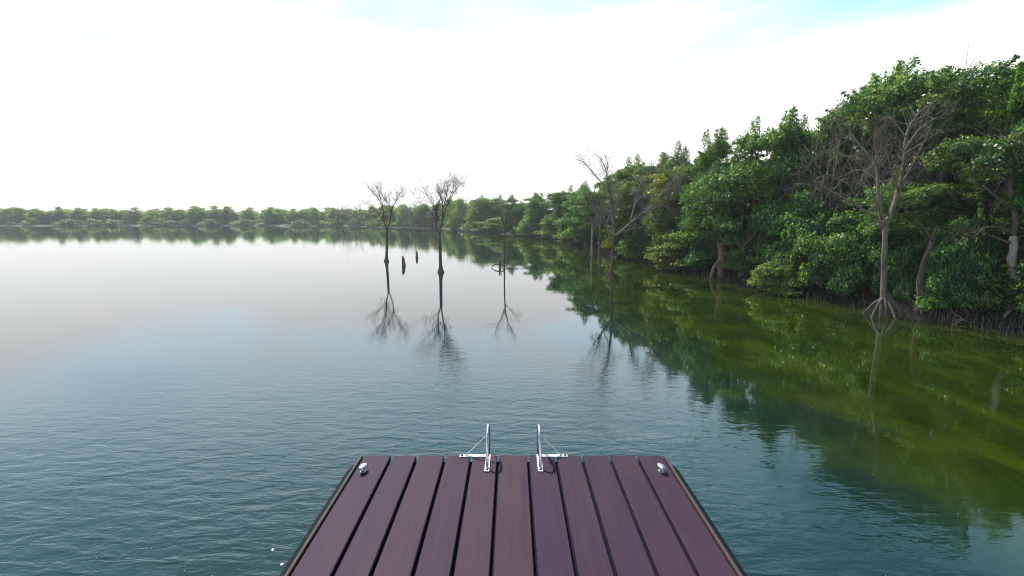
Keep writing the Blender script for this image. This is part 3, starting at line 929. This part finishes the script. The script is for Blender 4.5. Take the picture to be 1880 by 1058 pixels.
def drift(name, label, base_px, zoom, limbs, mat, group):
    base = on_plane(*base_px); ox, oy, sc = zoom
    mb = MB()
    for ra, rb_, pts in limbs:
        P = chaikin([at_y(ox + q[0] / sc, oy + q[1] / sc, base.y + (q[2] if len(q) > 2 else 0)) - base for q in pts], 1)
        mb.tube(P, [ra + (rb_ - ra) * i / (len(P) - 1) for i in range(len(P))], 7)
    o = mb.build(name, mat, None, True, base)
    tag(o, label, 'driftwood', group)
Z8 = (860, 430, 8.136)
drift('driftwood_snag', 'curled driftwood snag with raised tips beside the slender dead tree', (917, 492), Z8,
    [(.05, .018, [(470, 520), (470, 470), (465, 430), (455, 400), (485, 385)]), (.035, .015, [(465, 455), (420, 445, .1), (380, 465, .1), (345, 495, .1)]),
     (.035, .015, [(465, 470), (500, 450, -.1), (525, 470, -.1), (535, 500, -.1)]), (.03, .012, [(468, 440), (490, 410, .1), (505, 385, .1)])], M_DEAD, 'driftwood in the water')
drift('driftwood_snag', 'small pale driftwood post with a branch lying on the water, further out', (897, 466), Z8,
    [(.06, .04, [(315, 310), (300, 250), (285, 180)]), (.03, .02, [(262, 295), (320, 290), (360, 285), (400, 275)])], M_DEAD_PALE, 'driftwood in the water')
drift('driftwood_snag', 'grey driftwood root leftmost of the driftwood near the shore bend', (874, 462), Z8,
    [(.05, .02, [(110, 290), (120, 250), (110, 215)]), (.03, .015, [(118, 265), (135, 245), (150, 240)])], M_DEAD_PALE, 'driftwood in the water')

# visible trunks of the living wood (thick stems in front of the foliage)
def stem(name, label, base_px, zoom, parts, mat, group, setY=None):
    base = on_plane(*base_px); ox, oy, sc = zoom
    t = empty(name, base); tag(t, label, 'tree', group)
    for nm, ra, rb_, pts in parts:
        P = [at_y(ox + q[0] / sc, oy + q[1] / sc, base.y + (q[2] if len(q) > 2 else 0)) - base for q in pts]
        P = chaikin(P, 1)
        n = len(P)
        mb = MB(); mb.tube(P, [(ra + (rb_ - ra) * i / (n - 1)) * (1 + .10 * math.sin(i * 2.3 + ra * 50)) for i in range(n)], 12)
        mb.build(nm, M_BARK if nm == 'limb' else mat, t, True)
        for _ in range(3 if nm == 'limb' else 0):
            mb = MB()
            twigs(mb, P[-1 - rng.integers(0, 3)], (P[-1] - P[-2]) + Vector(rng.normal(size=3)) * .05, .6, rb_ * .8, 2)
            mb.build('limb', M_BARK, t, True)
    return t
Z4 = (1000, 400, 4.7)
GS = 'thick living stems at the right shore'
t1 = stem('mangrove_tree', 'reddish trunk with one arched stilt root in front of the dark wood', (1320, 511), Z4,
    [('trunk', .13, .12, [(1520, 545), (1520, 430), (1527, 330), (1524, 220), (1512, 170), (1520, 60), (1560, -60, .4)]),
     ('prop_root', .09, .045, [(1520, 370), (1490, 390, -.1), (1455, 440, -.2), (1432, 520, -.2)]), ('limb', .06, .02, [(1520, 60), (1600, -60, .3), (1680, -150, .5)])], M_BARK_RED, GS)
Z6 = (1680, 280, 2.94)
t2 = stem('mangrove_tree', 'pale furrowed leaning trunk with dark crooked limbs at the right edge', (1882, 596), Z6,
    [('trunk', .115, .065, [(600, 930), (585, 830), (562, 735), (532, 645), (518, 580), (533, 530), (530, 450)]),
     ('limb', .06, .04, [(530, 455), (546, 370), (522, 260), (508, 170), (525, 100), (545, 30), (540, -60)]),
     ('limb', .04, .014, [(526, 440), (500, 415), (440, 402), (370, 405, -.2)]),
     ('limb', .032, .012, [(520, 490), (430, 460, .1), (340, 415, .2)]),
     ('limb', .035, .012, [(544, 360), (520, 290), (440, 245, -.1), (370, 180, -.1)]),
     ('limb', .03, .012, [(508, 160), (450, 112, .1), (380, 95, .2)]),
     ('limb', .03, .012, [(500, 120), (488, 50), (492, -30)]),
     ('limb', .04, .02, [(535, 465), (590, 450), (660, 420)]),
     ('limb', .03, .015, [(540, 380), (600, 300), (650, 260)]),
     ('prop_root', .04, .02, [(565, 815), (500, 865, -.2), (465, 910, -.3)])], M_BARK_PALE, GS)
t3 = stem('mangrove_tree', 'leaning brown trunk half hidden by bushes right of the big bare tree', (1690, 581), Z6,
    [('trunk', .075, .055, [(30, 870), (28, 780), (24, 690), (45, 600), (85, 510), (120, 400, .2)]),
     ('limb', .03, .01, [(95, 480), (40, 390), (-20, 340)])], M_BARK, GS)
t4 = stem('mangrove_tree', 'pale leaning stem at the shore right of the forked dead tree', (1172, 476), (1040, 270, 4.23),
    [('trunk', .10, .08, [(590, 880), (585, 790), (565, 700), (550, 630), (540, 540, .4)])], M_BARK_PALE, GS)
t5 = stem('mangrove_tree', 'thin upright grey stem beside the pale leaning stem', (1165, 478), (1040, 270, 4.23),
    [('trunk', .08, .07, [(530, 880), (530, 760), (532, 640), (535, 540, .3)])], M_BARK, GS)
t6 = stem('mangrove_tree', 'thin pale stem at the water edge left of the thin dark dead stem', (1086, 470), (1040, 270, 4.23),
    [('trunk', .07, .05, [(196, 850), (197, 750), (200, 640), (205, 560, .3)])], M_BARK_PALE, GS)
# their crowns
def crown_on(t, proto, x, y, z, W, H):
    c = link('crown', proto[0], t, (x, y, z)); c.scale = (W / 4, W / 4, H / 5.0); c.rotation_euler = (0, 0, rng.uniform(0, 6))
crown_on(t1, NEAR[0], .3, .9, .9, 3.2, 3.2)
crown_on(t2, HIGH[0], .1, .6, -0.3, 3.4, 4.6)
crown_on(t3, NEAR[1], .3, .9, 0.7, 2.2, 2.4)
for t in (t4, t5, t6): crown_on(t, NEAR[3], .2, .9, .8, 3.0, 3.0)

# leafy climbing shoots
def vine(label, pts, sb, r=0.05):
    p, n = shore_at(pts[0][0])
    Y = p.y + sb
    P = chaikin([at_y(a, b, Y) for a, b in pts], 2)
    o = P[-1].copy()
    cl = [clump_leaves(np.array(q - o), np.array([r, r, r]), 9, 0.085, 0.3) for q in P for _ in (0, 1)]
    ob = link('climbing_vine', quads_mesh('climbing_vine', np.concatenate(cl), M_LEAF_LIGHT), None, o)
    tag(ob, label, 'vine', 'leafy climbing vines')
vine('pale green vine strand hanging in front of the dark crown left of the crooked limbs', [(1775, 312), (1790, 330), (1798, 360), (1802, 400)], 0.1)
vine('bright vine shoot arching over the low sunlit bush', [(1478, 425), (1481, 445), (1490, 465), (1497, 480)], 0.1)
vine('pale vine strand hanging down to the water by the low sunlit bush', [(1456, 470), (1452, 500), (1446, 520), (1436, 542)], -0.35)
vine('thin green shoot rising above the treetop at the far right', [(1876, 118), (1872, 140), (1862, 170), (1855, 200)], 1.6, .06)

# bare grey trees mixed in along the far shore
BARE = []
for s in range(3):
    rng = np.random.default_rng(40 + s)
    mb = MB()
    mb.tube(wiggle((0, 0, -.2), (0, 0, 1.6), 4, .04), [.1, .09, .08, .075, .07], 6)
    for i in range(7):
        a = rng.uniform(0, 6.28)
        twigs(mb, (0, 0, rng.uniform(.9, 1.6)), (math.cos(a) * .8, math.sin(a) * .8, 1.0), rng.uniform(1.6, 2.6), .055, 3, 4, .12, 1.0)
    BARE.append(mb.mesh('trunk', bpy.data.materials['bleached_wood']))
GBare, LBare = 'bare grey trees among the far shore trees', 'leafless grey twiggy tree showing among the far shore trees'
for i, (px, ty) in enumerate([(15, 381), (235, 384), (395, 380), (560, 384), (622, 377), (655, 372), (745, 378), (762, 372), (850, 366), (640, 378), (780, 374)]):
    p, n = shore_at(px)
    q = at_column(px, p.y + 1.9)
    t = empty('bare_shore_tree', (q.x, q.y, .05), rng.uniform(0, 6)); tag(t, LBare, 'tree', GBare)
    o = link('trunk', BARE[i % 3], t); h = height_for(q.x, q.y, ty) / 4.0; o.scale = (h, h, h)
# bare twiggy trees in the near wood's skyline
for px, Y, ty, lab in [(1175, 31, 300, 'leafless twiggy tree poking out of the wood behind the dead tree limb'), (1600, 17.0, 190, 'bare twiggy treetop between the two tall dark crowns'),
                       (1490, 17.0, 240, 'bare brown twigs rising between two leafy crowns left of the big bare tree')]:
    q = at_column(px, Y)
    t = empty('bare_shore_tree', (q.x, q.y, .05), rng.uniform(0, 6)); tag(t, lab, 'tree', 'bare trees in the wood')
    o = link('trunk', BARE[1], t); h = height_for(q.x, q.y, ty) / 4.0; o.scale = (h * .6, h * .6, h)

# ------------------------------------------------------------------ mangrove breathing roots (uncountable)
rng = np.random.default_rng(5)
mb = MB()
def spike(x, y, h, r):
    a = rng.uniform(0, 6.28); l = rng.uniform(0, .12) * h
    lx, ly = l * math.cos(a), l * math.sin(a)
    vs = [(x + r * math.cos(q), y + r * math.sin(q), -.12) for q in (0, 2.09, 4.19)] + [(x + lx + .5 * r * math.cos(q), y + ly + .5 * r * math.sin(q), h) for q in (0, 2.09, 4.19)]
    mb.add(vs, [(0, 1, 4, 3), (1, 2, 5, 4), (2, 0, 3, 5), (3, 4, 5)])
for i in range(3600):
    px = rng.uniform(1270, 2050) if rng.random() < .72 else rng.uniform(960, 1270)
    p, n = shore_at(px)
    off = rng.normal(.25, .42) if px > 1500 else rng.normal(.3, .6)
    q = p + n * off
    spike(q.x, q.y, rng.uniform(.07, .30) * (1.0 if off > -.3 else .7), rng.uniform(.008, .016))
o = mb.build('breathing_roots', M_ROOT)
tag(o, 'upright dark mangrove breathing roots along the muddy right shore', 'roots', None, 'stuff')

# fallen branches on the mud
for i, (px, off, lab) in enumerate([(1790, .2, 'pale fallen branch lying on the mud left of the furrowed trunk'), (1660, .5, 'fallen branch tangle on the mud right of the prop roots'), (1345, .5, 'grey fallen twigs on the shaded mud right of the reddish trunk'), (1180, .4, 'grey fallen twigs on the bank by the pale leaning stems')]):
    p, n = shore_at(px); q = p + n * off
    mb = MB()
    for _ in range(5):
        a = rng.uniform(0, 6.28)
        twigs(mb, (rng.normal() * .15, rng.normal() * .15, .05), (math.cos(a), math.sin(a), .25), rng.uniform(.5, .9), .016, 2, 4, .05, 1.2)
    o = mb.build('fallen_branch', bpy.data.materials['bleached_wood'], None, False, (q.x, q.y, .03))
    tag(o, lab, 'branch', 'fallen branches on the mud')

# pale flecks drifting on the water
mb = MB()
for i in range(650):
    y = rng.uniform(1.0, 11) ; x = rng.uniform(-1, 1) * (y * 1.05 + .6)
    if abs(x) < 1.3 and y < EDGE_Y + .1: continue
    if x > 4 and rng.random() < .6: continue
    r = rng.uniform(.0010, .0024)
    a0 = rng.uniform(0, 6)
    k = [(x + r * rng.uniform(.6, 1.3) * math.cos(a0 + t), y + r * rng.uniform(.6, 1.3) * math.sin(a0 + t), .006) for t in (0, 1.25, 2.5, 3.8, 5.0)]
    c = len(k)
    mb.add(k + [(u, v, .0015) for u, v, _ in k], [tuple(range(c))] + [(j, j + c, (j + 1) % c + c, (j + 1) % c) for j in range(c)])
o = mb.build('floating_flecks', M_FLECK)
tag(o, 'tiny pale flecks drifting on the dark water around the jetty', 'flecks', None, 'stuff')

# ------------------------------------------------------------------ haze
mb = MB(); mb.box(-310, 310, -310, 310, -3.2, 9.5)
m, nt, out = new_mat('haze_air')
pv = N(nt, 'ShaderNodeVolumePrincipled', Density=0.0008)
pv.inputs['Color'].default_value = (0.86, 0.95, 1.0, 1)
pv.inputs['Anisotropy'].default_value = 0.3
nt.links.new(pv.outputs[0], out.inputs['Volume'])
hz = mb.build('haze', m)
tag(hz, 'pale summer haze over the lake', 'haze', None, 'stuff')

# ------------------------------------------------------------------ sky, sun
SUN_EL, SUN_AZ = R(48), R(-28)       # ahead and a little to the left
w = bpy.data.worlds.new('World'); SC.world = w; w.use_nodes = True
nt = w.node_tree; nt.nodes.clear(); L = nt.links.new
wo = nt.nodes.new('ShaderNodeOutputWorld'); bg = nt.nodes.new('ShaderNodeBackground')
bg.inputs[1].default_value = 0.12
sky = nt.nodes.new('ShaderNodeTexSky'); sky.sky_type = 'NISHITA'; sky.sun_disc = False
sky.sun_elevation = SUN_EL; sky.sun_rotation = SUN_AZ
sky.air_density = 1.0; sky.dust_density = 1.0; sky.ozone_density = 1.5
tc = N(nt, 'ShaderNodeTexCoord')
sep = N(nt, 'ShaderNodeSeparateXYZ'); L(tc.outputs['Generated'], sep.inputs[0])
# veil of bright haze thinning into blue with height; drifting cloud breaks; clearer to the right
mp = N(nt, 'ShaderNodeMapping'); mp.inputs['Scale'].default_value = (1.5, 1.5, 5.0); mp.inputs['Location'].default_value = (.95, .4, 0.5)
L(tc.outputs['Generated'], mp.inputs['Vector'])
cl = N(nt, 'ShaderNodeTexNoise', Scale=1.7, Detail=5.0, Roughness=0.5, Distortion=0.3); L(mp.outputs[0], cl.inputs['Vector'])
e = math_n(nt, 'MULTIPLY_ADD', cl.outputs['Fac'], -0.48, 0.24)
e = math_n(nt, 'ADD', e, sep.outputs[2])
side = math_n(nt, 'MULTIPLY', math_n(nt, 'MAXIMUM', math_n(nt, 'SUBTRACT', sep.outputs[0], 0.12), 0.0), 0.22)
lift = N(nt, 'ShaderNodeMapRange', interpolation_type='SMOOTHSTEP'); L(sep.outputs[2], lift.inputs[0])
lift.inputs[1].default_value = 0.14; lift.inputs[2].default_value = 0.34
e = math_n(nt, 'ADD', e, math_n(nt, 'MULTIPLY', side, lift.outputs[0]), clamp=True)
K = 1 / 2.2
rp = ramp(nt, [(0.0, (1.02*K, 1.02*K, 1.02*K)), (0.19, (1.10*K, 1.06*K, 1.05*K)), (0.29, (1.00*K, 1.25*K, 1.40*K)), (0.37, (0.72*K, 1.06*K, 1.26*K)), (0.50, (0.33*K, 0.66*K, 0.82*K)), (0.70, (0.10*K, 0.25*K, 0.37*K)), (1.0, (0.07*K, 0.19*K, 0.31*K))])
L(e, rp.inputs[0])
sc_ = mix_rgb(nt, 1.0, rp.outputs[0], (16.4, 16.4, 16.4), 'MULTIPLY')
col = mix_rgb(nt, 0.9, sky.outputs[0], sc_)
L(col, bg.inputs[0]); L(bg.outputs[0], wo.inputs[0])

sd = bpy.data.lights.new('sun', 'SUN'); sd.energy = 5.0; sd.angle = R(0.5); sd.color = (1.0, 0.94, 0.84)
so = bpy.data.objects.new('sun', sd); COL.objects.link(so)
to_sun = Vector((math.sin(SUN_AZ) * math.cos(SUN_EL), math.cos(SUN_AZ) * math.cos(SUN_EL), math.sin(SUN_EL)))
so.rotation_euler = to_sun.to_track_quat('Z', 'Y').to_euler(); so.location = (-20, 40, 40)

cd = bpy.data.cameras.new('camera'); cd.sensor_width = 36; cd.lens = 36 * FPX / 1880; cd.clip_end = 3000; cd.clip_start = 0.05
co = bpy.data.objects.new('camera', cd); COL.objects.link(co)
co.location = (0, 0, CAMZ); co.rotation_euler = (R(90) - TH, 0, 0)
SC.camera = co

vs_ = SC.view_settings
vs_.view_transform = 'Standard'; vs_.look = 'None'; vs_.exposure = 0.40; vs_.gamma = 1.0
SC.cycles.use_denoising = True
SC.cycles.use_adaptive_sampling = False
SC.cycles.sample_clamp_indirect = 4.0
SC.cycles.pixel_filter_type = 'BLACKMAN_HARRIS'; SC.cycles.filter_width = 1.05
SC.cycles.max_bounces = 8
SC.cycles.transparent_max_bounces = 4
SC.cycles.volume_bounces = 0
